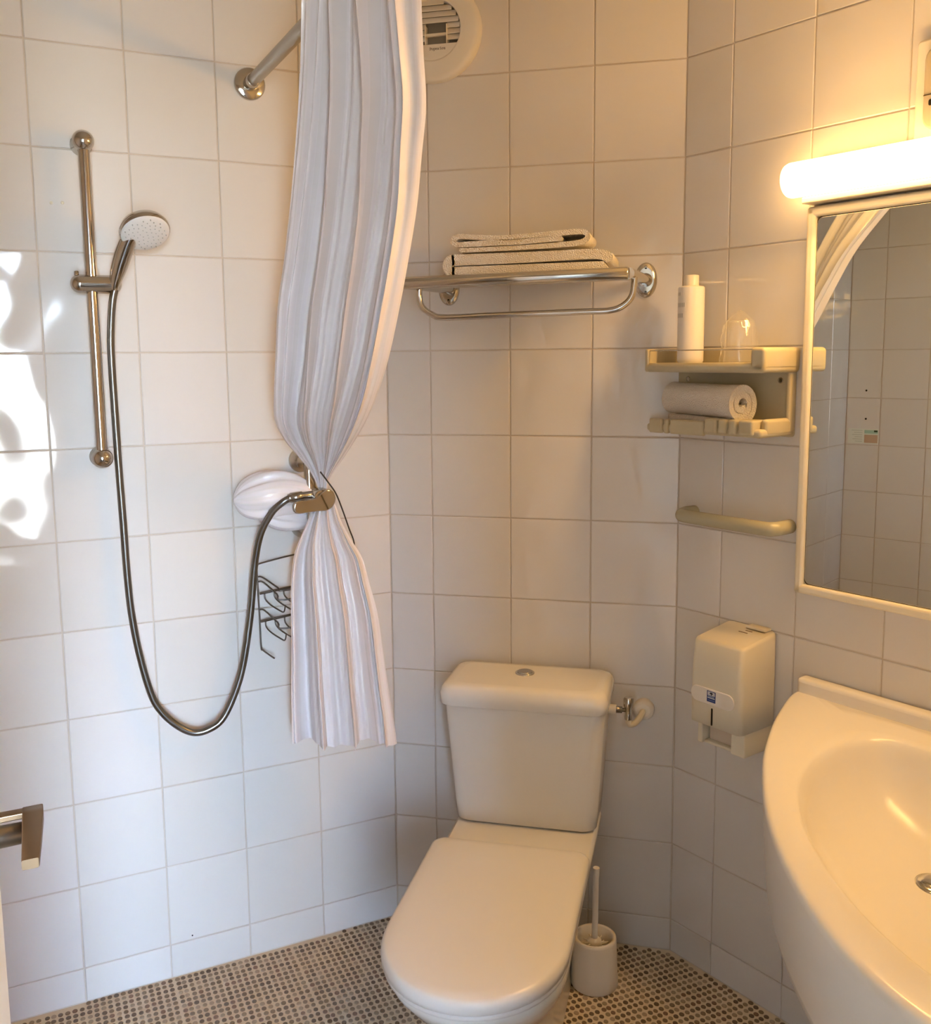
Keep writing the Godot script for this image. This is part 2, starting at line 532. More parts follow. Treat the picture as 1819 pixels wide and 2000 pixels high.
func basin():
	var t = thing("washbasin", "large white ceramic washbasin with a raised back ledge under the mirror", "washbasin", FC)
	var rim = [Vector2(.359, .004), Vector2(.362, .05), Vector2(.387, .116), Vector2(.438, .226), Vector2(.505, .345), Vector2(.557, .423), Vector2(.631, .52), Vector2(.701, .599), Vector2(.777, .671), Vector2(.857, .736), Vector2(.931, .784), Vector2(1.003, .817), Vector2(1.07, .835), Vector2(1.15, .84), Vector2(1.25, .81), Vector2(1.34, .73), Vector2(1.41, .6), Vector2(1.45, .4), Vector2(1.46, .2), Vector2(1.46, .004)]
	var out2 = smooth_path(rim, 5)
	var back := []
	for k in range(1, 24): back.append(Vector2(lerp(1.46, .359, k / 24.0), .004))
	out2.append_array(back)
	var n = out2.size()
	var inn = [Vector2(.82, .120), Vector2(.703, .118), Vector2(.641, .117), Vector2(.597, .145), Vector2(.575, .211), Vector2(.588, .313), Vector2(.624, .405), Vector2(.678, .49), Vector2(.755, .575), Vector2(.861, .660), Vector2(.956, .715), Vector2(1.043, .745), Vector2(1.14, .745), Vector2(1.24, .71), Vector2(1.32, .62), Vector2(1.36, .5), Vector2(1.36, .35), Vector2(1.32, .22), Vector2(1.22, .145), Vector2(1.05, .121), Vector2(.93, .120)]
	var inl = smooth_path(inn, 10, true)
	# resample the inner outline by angle about the bowl centre to match the outer ring
	var cen = Vector2(.92, .40)
	var angs := []
	for p in inl: angs.append((p - cen).angle())
	var inner := []
	for p in out2:
		var a = (p - cen).angle()
		var best = 0.0
		var hit = inl[0]
		var m = inl.size()
		for i in m:
			var p0 = inl[i] - cen; var p1 = inl[(i + 1) % m] - cen
			var dir = Vector2.from_angle(a)
			var c0 = dir.cross(p0); var c1 = dir.cross(p1)
			if c0 * c1 <= 0 and (p0 + p1).dot(dir) > 0 and abs(c0 - c1) > 1e-9:
				hit = cen + p0.lerp(p1, c0 / (c0 - c1))
				break
		inner.append(hit)
	var drain = Vector2(.815, .305)
	var rings := []
	var V = func(p, y): return Vector3(p.x, y, max(p.y, .004))
	var ring_of = func(f, y):
		var r := []
		for i in n: r.append(V.call(f.call(i), y))
		return r
	# from the underside up the apron, over the rim, down into the bowl
	var spec := []
	rings.append(ring_of.call(func(i): return (out2[i] - Vector2(.85, 0)) * .55 + Vector2(.85, 0), .545))
	rings.append(ring_of.call(func(i): return (out2[i] - Vector2(.85, 0)) * .90 + Vector2(.85, 0), .590))
	rings.append(ring_of.call(func(i): return (out2[i] - Vector2(.85, 0)) * .965 + Vector2(.85, 0), .610))
	rings.append(ring_of.call(func(i): return (out2[i] - Vector2(.85, 0)) * .978 + Vector2(.85, 0), .635))
	rings.append(ring_of.call(func(i): return (out2[i] - Vector2(.85, 0)) * .990 + Vector2(.85, 0), .720))
	rings.append(ring_of.call(func(i): return (out2[i] - Vector2(.85, 0)) * .998 + Vector2(.85, 0), .785))
	for q in [[.997, .794], [.990, .7985], [.980, .800]]:
		rings.append(ring_of.call(func(i): return (out2[i] - Vector2(.85, 0)) * q[0] + Vector2(.85, 0), q[1]))
	for q in [[.5, .8005], [.85, .7995], [.96, .797]]:
		rings.append(ring_of.call(func(i): return ((out2[i] - Vector2(.85, 0)) * .98 + Vector2(.85, 0)).lerp(inner[i], q[0]), q[1]))
	for q in [[1.0, .793], [.975, .784], [.945, .768], [.90, .746], [.83, .722], [.72, .698], [.58, .680], [.42, .668], [.25, .661], [.10, .657], [.035, .655]]:
		rings.append(ring_of.call(func(i): return drain + (inner[i] - drain) * q[0], q[1]))
	for r in rings: r.reverse()
	var st = st_new()
	loft(st, rings)
	obj("bowl", st, M.basin, t)
	var us = st_new()
	rbox(us, Vector3(.912, .808, .018), Vector3(1.10, .046, .034), .009)
	obj("back_ledge", us, M.basin, t)
	var ds = st_new()
	lathe(ds, [[.036, 0], [.036, .003], [.031, .0045], [.030, .004], [.027, .008], [.018, .0105], [.004, .0115]], 32, Vector3(.815, .655, .305))
	obj("drain_plug", ds, M.chrome, t)

func dee(hw: float, z0: float, z1: float, zc: float, rb: float, n := 24) -> Array:
	# a D outline: straight back at z0 with rounded corners, straight sides to zc, half ellipse to z1; counter-clockwise seen from above (y)
	var out := []
	for k in n + 1:
		var a = PI * k / n
		out.append(Vector2(hw * cos(a), zc + (z1 - zc) * pow(abs(sin(a)), .94)))
	for k in 5:
		var a = PI + PI / 2 * k / 4
		out.append(Vector2(-hw + rb + rb * cos(a), z0 + rb + rb * sin(a)))
	for k in 5:
		var a = PI * 1.5 + PI / 2 * k / 4
		out.append(Vector2(hw - rb + rb * cos(a), z0 + rb + rb * sin(a)))
	return out

func toilet():
	var t = thing("toilet", "white close-coupled toilet with its lid closed against the back wall", "toilet", Transform3D(Basis(), Vector3(.3845, 0, .014)))
	# seen from above x right, z forward: ccw in (x, z) is cw about +y, so rings lofted upwards are reversed
	var up_ring = func(pts, y):
		var r := []
		for p in pts: r.append(Vector3(p.x, y, p.y))
		r.reverse()
		return r
	# bowl
	var st = st_new()
	var rings := []
	for q in [[0.0, .118, .03, .56, .42], [.02, .116, .032, .555, .42], [.10, .110, .035, .56, .42], [.18, .122, .03, .64, .48], [.25, .145, .02, .735, .55], [.31, .163, .012, .81, .61], [.35, .171, .008, .845, .655], [.37, .174, .006, .855, .67], [.380, .172, .008, .852, .67], [.384, .166, .014, .845, .67]]:
		rings.append(up_ring.call(dee(q[1], q[2], q[3], q[4], .03), q[0]))
	loft(st, rings)
	obj("bowl", st, M.ceramic, t)
	# cistern
	var cs = st_new()
	rings = []
	for k in 13:
		var f = k / 12.0
		var y = lerp(.386, .694, f)
		var e = 0.0
		if k == 0: e = .008
		if k == 1: y = .392; e = .002
		var w = lerp(.345, .386, f) - 2 * e
		var d = lerp(.165, .192, f) - e
		var ring := []
		for p in rrect(w, d, .028, 6):
			var bul = .012 * (1 - pow(2 * p.x / w, 2)) if p.y > 0 else 0.0
			ring.append(Vector2(p.x, p.y + d / 2 + bul))
		rings.append(up_ring.call(ring, y))
	loft(cs, rings)
	obj("cistern", cs, M.ceramic, t)
	var ls = st_new()
	rings = []
	for q in [[.694, .004], [.697, 0.0], [.722, -.001], [.735, .003], [.741, .008], [.744, .016], [.745, .03]]:
		var w = .400 - 2 * q[1]; var d = .212 - 2 * q[1]
		var ring := []
		for p in rrect(w, d, .03, 6):
			var bul = .010 * (1 - pow(2 * p.x / w, 2)) if p.y > 0 else 0.0
			ring.append(Vector2(p.x, p.y + .105 + bul))
		rings.append(up_ring.call(ring, q[0]))
	loft(ls, rings)
	obj("cistern_lid", ls, M.ceramic, t)
	var bs = st_new()
	lathe(bs, [[.0235, .744], [.0235, .7475], [.021, .749], [.019, .7485]], 32, Vector3(-.012, 0, .085))
	var fb = obj("flush_button", bs, M.chrome, t)
	var b2 = st_new()
	lathe(b2, [[.0185, .748], [.0185, .7505], [.016, .7515]], 28, Vector3(-.012, 0, .085))
	obj("push_plate", b2, M.dullchrome, fb)
	# seat and lid
	var ss = st_new()
	rings = []
	for q in [[.386, .006], [.389, .001], [.396, .001], [.399, .005]]:
		rings.append(up_ring.call(dee(.177 - q[1], .325 + q[1], .878 - q[1], .675, .03), q[0]))
	loft(ss, rings)
	obj("seat", ss, M.seat, t)
	var ds = st_new()
	rings = []
	for q in [[.400, .006], [.403, .001], [.418, .0005], [.426, .004], [.4295, .010], [.4315, .03], [.4325, .09]]:
		rings.append(up_ring.call(dee(.180 - q[1], .325 + q[1], .884 - q[1], .675, .03), q[0]))
	loft(ds, rings)
	obj("seat_lid", ds, M.seat, t)
	for s in [-1, 1]:
		var hs = st_new()
		tube(hs, [Vector3(s * .075 - .025, .396, .318), Vector3(s * .075 + .025, .396, .318)], .011, 14)
		obj("hinge", hs, M.seat, t)

	# brush in its holder
	var b = thing("toilet_brush", "white toilet brush standing in a round white holder beside the toilet", "toilet brush", Transform3D(Basis(), Vector3(.556, 0, .170)))
	var h1 = st_new()
	lathe(h1, [[.056, 0], [.0575, .004], [.055, .06], [.0525, .115], [.0515, .122], [.048, .124], [.043, .121], [.043, .06], [.042, .012], [.005, .010]], 36)
	obj("holder", h1, M.white_plastic, b)
	var h2 = st_new()
	tube(h2, [Vector3(-.001, .02, 0), Vector3(0, .10, .001), Vector3(.001, .19, .002), Vector3(.002, .27, .004), Vector3(.003, .30, .005)], [.008, .0075, .007, .0075, .008], 12)
	obj("handle", h2, M.white_plastic, b)
	var h3 = st_new()
	var rg = RandomNumberGenerator.new(); rg.seed = 4
	for k in 70:
		var a = k * 2.399; var y = .05 + .055 * k / 70.0
		var d = Vector3(cos(a), rg.randf_range(-.1, .25), sin(a))
		tube(h3, [Vector3(0, y, 0), Vector3(0, y, 0) + d * .033], .0016, 5)
	obj("bristles", h3, M.white_plastic, b)
	var h4 = st_new()
	lathe(h4, [[.012, .098], [.018, .102], [.016, .112], [.009, .118]], 20)
	obj("collar", h4, M.white_plastic, b)

	# water stop valve
	var v = thing("stop_valve", "small chrome stop valve on a white pipe between cistern and wall", "valve", FB)
	var e1 = st_new()
	lathe(e1, [[.026, 0], [.026, .012], [.023, .018], [.016, .02]], 32)
	obj("wall_flange", e1, M.white_plastic, v, Transform3D(Basis(Vector3.RIGHT, PI / 2), Vector3(.6565, .642, 0)))
	var e2 = st_new()
	tube(e2, smooth_path([Vector3(.6565, .642, .012), Vector3(.651, .634, .035), Vector3(.640, .624, .055), Vector3(.629, .620, .063), Vector3(.6235, .626, .064), Vector3(.6228, .640, .064)], 5), .0075, 12)
	obj("pipe", e2, M.cream, v)
	var e3 = st_new()
	lathe(e3, [[.009, .634], [.0095, .640], [.0085, .645], [.0085, .662], [.011, .666], [.0125, .670], [.0125, .686], [.010, .690]], 20, Vector3(.6228, 0, .064))
	obj("valve_body", e3, M.chrome, v)
	var e4 = st_new()
	tube(e4, [Vector3(.619, .657, .064), Vector3(.608, .657, .064), Vector3(.607, .657, .064), Vector3(.592, .657, .064)], [.005, .005, .0085, .0085], 16)
	obj("coupling", e4, M.dullchrome, v)
	var e5 = st_new()
	tube(e5, [Vector3(.593, .657, .064), Vector3(.575, .657, .064)], .012, 18)
	obj("nut", e5, M.white_plastic, v)

func curtain():
	var t = thing("shower_curtain", "white striped satin shower curtain gathered and tucked behind the tap", "curtain", Transform3D(Basis(), Vector3.ZERO))
	var up = [[[0.1073, 2.181, 0.7046], [0.3248, 2.117, 0.8228]], [[0.1001, 2.1339, 0.6977], [0.3194, 2.0793, 0.8013]], [[0.0825, 2.0575, 0.6732], [0.308, 2.0187, 0.7457]], [[0.0552, 1.9824, 0.6309], [0.2969, 1.9517, 0.6899]], [[0.0279, 1.9001, 0.5951], [0.2723, 1.8791, 0.6323]], [[0.0005, 1.8116, 0.5658], [0.2471, 1.7992, 0.5751]], [[-0.0282, 1.7182, 0.5377], [0.218, 1.7104, 0.5343]], [[-0.0612, 1.6202, 0.5067], [0.1855, 1.6155, 0.4963]], [[-0.0875, 1.5169, 0.47], [0.146, 1.5148, 0.4511]], [[-0.108, 1.441, 0.4415], [0.1041, 1.4392, 0.3949]], [[-0.126, 1.3838, 0.4044], [0.0649, 1.3815, 0.3495]], [[-0.1318, 1.3338, 0.3442], [0.0184, 1.3314, 0.2971]], [[-0.1265, 1.2934, 0.2877], [-0.0217, 1.2921, 0.2589]], [[-0.1199, 1.2589, 0.2457], [-0.0567, 1.2582, 0.2295]], [[-0.1137, 1.2321, 0.225], [-0.0786, 1.2316, 0.2152]], [[-0.1087, 1.2065, 0.2169], [-0.087, 1.206, 0.2092]]]
	var dn = [[[-0.1087, 1.2065, 0.2169], [-0.087, 1.206, 0.2092]], [[-0.1154, 1.171, 0.2289], [-0.0672, 1.1698, 0.2123]], [[-0.1257, 1.1305, 0.248], [-0.0478, 1.1285, 0.2221]], [[-0.1391, 1.0851, 0.2721], [-0.0178, 1.0814, 0.2296]], [[-0.1444, 1.0514, 0.2895], [0.0047, 1.0453, 0.2304]], [[-0.1464, 0.9932, 0.3043], [0.0246, 0.9862, 0.2399]], [[-0.1462, 0.921, 0.3106], [0.0444, 0.9134, 0.2429]], [[-0.1453, 0.8359, 0.3164], [0.0563, 0.8274, 0.2459]], [[-0.1476, 0.7489, 0.3183], [0.0683, 0.741, 0.249]], [[-0.1486, 0.6735, 0.3191], [0.0788, 0.6648, 0.2467]], [[-0.1484, 0.6036, 0.319], [0.0882, 0.5973, 0.252]]]
	cloth(t, "upper_drape", up, 3.7, .022, 0.4, 0.0)
	cloth(t, "lower_drape", dn, 3.3, .020, 2.1, .008)
	# the bunch pulled round behind the tap to the left
	var st = st_new()
	var prof = [[.236, 1.184, .034, .020, .075], [.262, 1.192, .046, .026, .068], [.30, 1.195, .056, .034, .058], [.335, 1.193, .058, .036, .052], [.365, 1.190, .052, .033, .046], [.39, 1.188, .040, .026, .042], [.405, 1.187, .022, .015, .040], [.412, 1.186, .006, .005, .040]]
	st_bunch(st, prof, 3.0)
	obj("tucked_bunch", st, M.satin, t)
	var s2 = st_new()
	st_bunch(s2, [[.236, 1.128, .016, .012, .07], [.27, 1.132, .026, .018, .062], [.31, 1.140, .032, .022, .054], [.345, 1.152, .026, .020, .048], [.368, 1.160, .012, .01, .044]], 1.0)
	obj("tucked_bunch", s2, M.satin, t)
	var c = st_new()
	var p := []
	for q in [[.235, 1.255, .16], [.222, 1.232, .175], [.205, 1.205, .178], [.188, 1.165, .172], [.168, 1.115, .160], [.155, 1.085, .152], [.152, 1.063, .150]]: p.append(FA * Vector3(-q[0], q[1], q[2]))
	tube(c, smooth_path(p, 5), .0018, 8)
	obj("tie_cord", c, M.cord, t)

func st_bunch(st, prof: Array, ph: float):
	var rings := []
	var pp := []
	for q in prof: pp.append(Vector3(-q[0], q[1], q[4]))
	pp = smooth_path(pp, 5)
	var rr := []
	for q in prof: rr.append(Vector2(q[2], q[3]))
	rr = smooth_path(rr, 5)
	for i in pp.size():
		var ring := []
		for k in 72:
			var a = TAU * k / 72
			var w = 1.0 + .06 * sin(9 * a + ph + i * .05) + .05 * sin(5 * a - i * .13 + ph) + .03 * sin(17 * a + i * .2)
			ring.append(FA * (pp[i] + Vector3(0, sin(a) * rr[i].x * w, cos(a) * rr[i].y * w)))
		rings.append(ring)
	loft(st, rings)

func cloth(parent, called: String, rows: Array, pleats: float, amp: float, ph: float, hem: float):
	var L := []; var R := []
	for r in rows:
		L.append(Vector3(r[0][0], r[0][1], r[0][2])); R.append(Vector3(r[1][0], r[1][1], r[1][2]))
	L = smooth_path(L, 6); R = smooth_path(R, 6)
	var n = 180
	var rings := []
	for j in L.size():
		var f = float(j) / (L.size() - 1)
		var d = R[j] - L[j]
		var w = d.length()
		var t = d.normalized().cross(Vector3.UP).normalized() * -1.0
		if t.z < 0: t = -t
		var am = min(amp, w * .13)
		var ring := []
		for i in n + 1:
			var s = float(i) / n
			var edge = smoothstep(0.0, .06, s) * smoothstep(1.0, .94, s)
			var a = TAU * pleats * s + ph + .35 * sin(f * 3.0 + s * 4.0)
			var z = am * (.95 * sin(a) + .45 * sin(a * 1.71 + 1.1 + f * .8) + .26 * sin(a * 2.93 + 2.0 + f * 1.2) + .10 * sin(a * 5.3 + f * 2.0))
			var sx = s + edge * .7 / (TAU * pleats) * sin(a + 1.2)
			var p = L[j].lerp(R[j], sx) + t * z
			if hem > 0: p.y += hem * f * f * sin(s * 9.0 + 1.0) * .9
			ring.append(p)
		rings.append(ring)
	var st = st_new()
	loft(st, rings, false, false, false)
	return obj(called, st, M.satin, parent)

func shower():
	# curtain rod
	var r = thing("curtain_rod", "chrome shower curtain rod with a round wall flange above the shower", "rod", FA)
	var s1 = st_new()
	tube(s1, [Vector3(-.3275, 2.1448, .028), Vector3(-.3275, 2.1448, 1.85)], .0145, 20)
	obj("rod", s1, M.dullchrome, r)
	var s2 = st_new()
	lathe(s2, [[.036, 0], [.036, .006], [.033, .009], [.016, .010]], 36)
	obj("wall_flange", s2, M.chrome, r, Transform3D(Basis(Vector3.RIGHT, PI / 2), Vector3(-.3275, 2.1448, 0)))
	var s3 = st_new()
	lathe(s3, [[.0165, .008], [.0165, .042], [.015, .045]], 24)
	obj("sleeve", s3, M.chrome, r, Transform3D(Basis(Vector3.RIGHT, PI / 2), Vector3(-.3275, 2.1448, 0)))
	# slide bar
	var b = thing("slide_bar", "vertical chrome shower slide bar with ball ends on the tiled wall", "shower bar", FA)
	var bt = Vector3(-.7003, 1.9774, .05); var bb = Vector3(-.6986, 1.302, .05)
	var s4 = st_new()
	tube(s4, [bb + Vector3(0, .012, 0), bt - Vector3(0, .012, 0)], .0122, 24)
	obj("bar", s4, M.chrome, b)
	for p in [bt, bb]:
		var s5 = st_new()
		var prof := []
		for k in 17: prof.append([.0225 * sin(PI * k / 16) + .0001, -.0225 * cos(PI * k / 16)])
		lathe(s5, prof, 28, p)
		var be = obj("end_ball", s5, M.chrome, b)
		var s6 = st_new()
		lathe(s6, [[.023, 0], [.023, .004], [.016, .012], [.0145, .04]], 24)
		obj("wall_stub", s6, M.chrome, be, Transform3D(Basis(Vector3.RIGHT, PI / 2), Vector3(p.x, p.y, 0)))
	var s7 = st_new()
	var sy = 1.6795
	rbox(s7, Vector3(-.6905, sy, .05), Vector3(.105, .040, .040), .0195, .0195, 8)
	var sl = obj("slider", s7, M.chrome, b)
	var s8 = st_new()
	lathe(s8, [[.005, sy + .018], [.005, sy + .026], [.004, sy + .027]], 14, Vector3(-.729, 0, .05))
	obj("release_button", s8, M.chrome, sl)
	# hand shower
	var h = thing("hand_shower", "chrome hand shower with a round white spray face resting in its slider", "shower head", FA)
	var hc = Vector3(-.5939, 1.790, .115)
	var nn = Vector3(.10, -.80, .60).normalized()
	var xf = Transform3D(along(nn), hc)
	var s9 = st_new()
	lathe(s9, [[.004, -.030], [.020, -.0285], [.036, -.023], [.047, -.013], [.0525, -.002], [.0530, .004], [.0515, .008]], 40)
	obj("head", s9, M.chrome, h, xf)
	var s10 = st_new()
	lathe(s10, [[.0512, .002], [.0508, .0088], [.048, .0115], [.035, .0135], [.002, .014]], 40, Vector3(), false, true)
	var fc = obj("spray_face", s10, M.face, h, xf)
	var s11 = st_new()
	var golden = 2.39996
	for k in 60:
		var rr = .0445 * sqrt((k + .5) / 60.0)
		lathe(s11, [[.0014, .012], [.0011, .0148]], 6, Vector3(rr * cos(k * golden), 0, rr * sin(k * golden)))
	obj("nozzles", s11, mat(Color(.72, .74, .76), .6), fc).set_meta("kind", "stuff")
	var s12 = st_new()
	tube(s12, smooth_path([Vector3(-.656, 1.668, .060), Vector3(-.651, 1.692, .066), Vector3(-.642, 1.722, .076), Vector3(-.632, 1.752, .088), Vector3(-.622, 1.776, .100), Vector3(-.606, 1.792, .110)], 5), [.0085, .0095, .0105, .0115, .0125, .0135, .0145, .0155, .0165, .017, .0175, .0178, .018, .018, .018, .018, .0178, .0175, .0172, .017, .0165, .016, .0155, .015, .0145, .014], 20)
	obj("handle", s12, M.chrome, h)
	# hose
	var hp := []
	for q in [[.6545, 1.668, .06], [.6605, 1.640, .058], [.6655, 1.585, .05], [.6675, 1.5204, .045], [.6648, 1.3508, .035], [.661, 1.1774, .03], [.6535, .9397, .03], [.6262, .7652, .035], [.5953, .6916, .04], [.5388, .6398, .045], [.4906, .6411, .05], [.4526, .6729, .05], [.4117, .7689, .05], [.385, .9053, .05], [.371, 1.0296, .055], [.3575, 1.1032, .068], [.334, 1.155, .085], [.3105, 1.180, .098], [.292, 1.190, .10]]: hp.append(Vector3(-q[0], q[1], q[2]))
	var s13 = st_new()
	tube(s13, smooth_path(hp, 9), .0082, 14)
	var hs = obj("shower_hose", s13, M.hose, self, FA)
	tag(hs, "grey metal shower hose hanging in a long loop to the tap", "hose")
	# mixer tap
	var m = thing("shower_tap", "chrome shower mixer tap with a flat lever in front of the tucked curtain", "tap", FA)
	var s14 = st_new()
	rbox(s14, Vector3(-.2345, 1.187, .075), Vector3(.024, .196, .03), .007)
	obj("body", s14, M.chrome, m)
	for y in [1.268, 1.104]:
		var s15 = st_new()
		lathe(s15, [[.030, 0], [.030, .003], [.027, .012], [.018, .026], [.0125, .032], [.0125, .062]], 28)
		obj("wall_union", s15, M.chrome, m, Transform3D(Basis(Vector3.RIGHT, PI / 2), Vector3(-.2345, y, 0)))
	var s16 = st_new()
	tube(s16, [Vector3(-.236, 1.193, .098), Vector3(-.262, 1.192, .10), Vector3(-.263, 1.192, .10), Vector3(-.290, 1.190, .10), Vector3(-.291, 1.190, .10), Vector3(-.297, 1.190, .10)], [.0105, .0105, .0125, .0125, .0105, .010], 20)
	obj("hose_outlet", s16, M.dullchrome, m)
	var s17 = st_new()
	lathe(s17, [[.022, .082], [.023, .10], [.022, .118], [.019, .122]], 28)
	obj("hub", s17, M.chrome, m, Transform3D(Basis(Vector3.RIGHT, PI / 2), Vector3(-.218, 1.188, 0)) )
	# lever: a flat paddle, round at the hub end, narrower tip to the left
	var out := []
	for q in [[-.187, 1.187], [-.1905, 1.172], [-.201, 1.161], [-.2155, 1.157], [-.235, 1.158], [-.262, 1.157], [-.284, 1.156], [-.2935, 1.162], [-.296, 1.172], [-.292, 1.182], [-.280, 1.186], [-.255, 1.187], [-.235, 1.191], [-.222, 1.201], [-.208, 1.208], [-.194, 1.203]]: out.append(Vector2(q[0], q[1]))
	out = smooth_path(out, 4, true)
	out.reverse()
	var rings := []
	var cc = Vector2(-.24, 1.178)
	for q in [[.10, .118], [.97, .118], [1.0, .1205], [1.0, .127], [.97, .130], [.9, .1305]]:
		var ring := []
		for p in out:
			var g = cc + (p - cc) * q[0]
			ring.append(Vector3(g.x, g.y, q[1] + (g.x + .22) * -.12))
		ring.reverse()
		rings.append(ring)
	var s18 = st_new()
	loft(s18, rings)
	obj("lever", s18, M.chrome, m)
	# wire caddy
	var c = thing("soap_caddy", "small chrome wire soap caddy on the wall half behind the curtain", "caddy", FA)
	var wr = .0021
	var s19 = st_new()
	tube(s19, smooth_path([Vector3(-.15, 1.045, .018), Vector3(-.25, 1.038, .018), Vector3(-.345, 1.0235, .018), Vector3(-.3555, 1.018, .018), Vector3(-.3575, 1.006, .018), Vector3(-.355, .90, .018), Vector3(-.3535, .815, .018), Vector3(-.350, .806, .02), Vector3(-.338, .795, .03), Vector3(-.327, .787, .04)], 5), wr, 8)
	obj("frame", s19, M.wire, c)
	var s20 = st_new()
	tube(s20, [Vector3(-.15, 1.045, .018), Vector3(-.152, .83, .018)], wr, 8)
	obj("frame", s20, M.wire, c)
	for y in [.948, .878]:
		var s21 = st_new()
		tube(s21, [Vector3(-.352, y, .018), Vector3(-.152, y + .02, .018)], wr * 1.5, 8)
		obj("rail", s21, M.wire, c)
		for k in 8:
			var s22 = st_new()
			var x = -.340 + k * .024
			var yy = y + (x + .352) * .1
			tube(s22, smooth_path([Vector3(x, yy + .002, .018), Vector3(x, yy - .015, .020), Vector3(x + .008, yy - .027, .035), Vector3(x + .022, yy - .036, .065), Vector3(x + .028, yy - .036, .085), Vector3(x + .03, yy - .018, .092)], 4), wr * .9, 6)
			obj("basket_wire", s22, M.wire, c)
		var s23 = st_new()
		tube(s23, smooth_path([Vector3(-.354, y + .03, .018), Vector3(-.345, y + .03, .03), Vector3(-.325, y + .008, .075), Vector3(-.31, y - .004, .092), Vector3(-.14, y + .012, .092)], 4), wr, 8)
		obj("basket_wire", s23, M.wire, c)
	var s24 = st_new()
	tube(s24, smooth_path([Vector3(-.356, .990, .018), Vector3(-.345, .989, .025), Vector3(-.318, .968, .06), Vector3(-.305, .962, .07), Vector3(-.16, .972, .07)], 4), wr, 8)
	obj("basket_wire", s24, M.wire, c)

func mirror_and_lamp():
	var t = thing("wall_mirror", "rectangular wall mirror in a cream frame above the washbasin", "mirror", FC)
	var x0 = .338; var x1 = .955; var y0 = 1.010; var y1 = 1.812
	var w = .021
	var bars = [[Vector3((x0 + x1) / 2, y1 - w / 2, .012), Vector3(x1 - x0, w, .022)], [Vector3((x0 + x1) / 2, y0 + w / 2, .012), Vector3(x1 - x0, w, .022)], [Vector3(x0 + w / 2, (y0 + y1) / 2, .012), Vector3(w, y1 - y0, .022)], [Vector3(x1 - w / 2, (y0 + y1) / 2, .012), Vector3(w, y1 - y0, .022)]]
	for b in bars:
		var st = st_new()
		rbox(st, b[0], b[1], .007, .007, 4)
		obj("frame_bar", st, M.mirror_frame, t)
	var gx0 = x0 + w - .001; var gx1 = x1 - w + .001; var gy0 = y0 + w - .001; var gy1 = y1 - w + .001
	var g0 = st_new()
	rbox(g0, Vector3((gx0 + gx1) / 2, (gy0 + gy1) / 2, .011), Vector3(gx1 - gx0, gy1 - gy0, .008), .001, .012)
	obj("backing", g0, M.gasket, t)
	var g1 = st_new()
	rbox(g1, Vector3((gx0 + gx1) / 2, (gy0 + gy1) / 2, .0125), Vector3(gx1 - gx0 - .005, gy1 - gy0 - .005, .008), .0008, .012)
	obj("glass", g1, M.glass, t)

	var l = thing("wall_lamp", "lit tubular wall lamp glowing warm above the mirror", "lamp", FC)
	var b0 = st_new()
	rbox(b0, Vector3(.645, 1.866, .013), Vector3(.60, .066, .026), .004)
	obj("base", b0, M.mirror_frame, l)
	var b1 = st_new()
	rbox(b1, Vector3(.645, 1.8225, .022), Vector3(.612, .013, .044), .003)
	obj("lower_trim", b1, M.mirror_frame, l)
	var s = st_new()
	var r = .0345
	tube(s, [Vector3(.3195, 1.8615, .062), Vector3(.3205, 1.8615, .062), Vector3(.3235, 1.8615, .062), Vector3(.329, 1.8615, .062), Vector3(.64, 1.8615, .062), Vector3(.961, 1.8615, .062), Vector3(.9665, 1.8615, .062), Vector3(.9705, 1.8615, .062)], [r * .55, r * .8, r * .95, r, r, r, r * .95, r * .55], 32)
	obj("tube_shade", s, M.lamp, l)
	for q in [[-42.0, 1.838, .68], [38.0, 1.886, .36]]:   # the round tube shines down and up as well as forwards
		var a = AreaLight3D.new()
		a.name = "tube_light"
		a.area_size = Vector2(.62, .05)
		a.light_color = Color(1.0, .77, .45)
		a.light_energy = q[2]
		a.shadow_enabled = true
		a.area_range = 8.0
		a.area_attenuation = 2.0
		a.transform = Transform3D(Basis(Vector3.UP, PI) * Basis(Vector3.RIGHT, deg_to_rad(q[0])), Vector3(.645, q[1], .093))
		l.add_child(a, true)

	var k = thing("shaver_socket", "white shaver socket with a grey cover on tiles above the lamp", "socket", FC)
	var k0 = st_new()
	rbox(k0, Vector3(.612, 1.983, .006), Vector3(.124, .196, .012), .004, .008)
	obj("plate", k0, M.white_plastic, k)
	var k1 = st_new()
	rbox(k1, Vector3(.618, 1.992, .014), Vector3(.098, .146, .010), .004, .022)
	obj("cover", k1, mat(Color(.72, .68, .60), .4), k)
	var k2 = st_new()
	rbox(k2, Vector3(.618, 1.9805, .0195), Vector3(.096, .0015, .001), .0004)
	obj("cover_seam", k2, M.gasket, k)
	for x in [.584, .60]:
		var k3 = st_new()
		rbox(k3, Vector3(x, 1.9665, .0195), Vector3(.007, .011, .001), .0004, .003)
		obj("pin_hole", k3, M.dark, k)

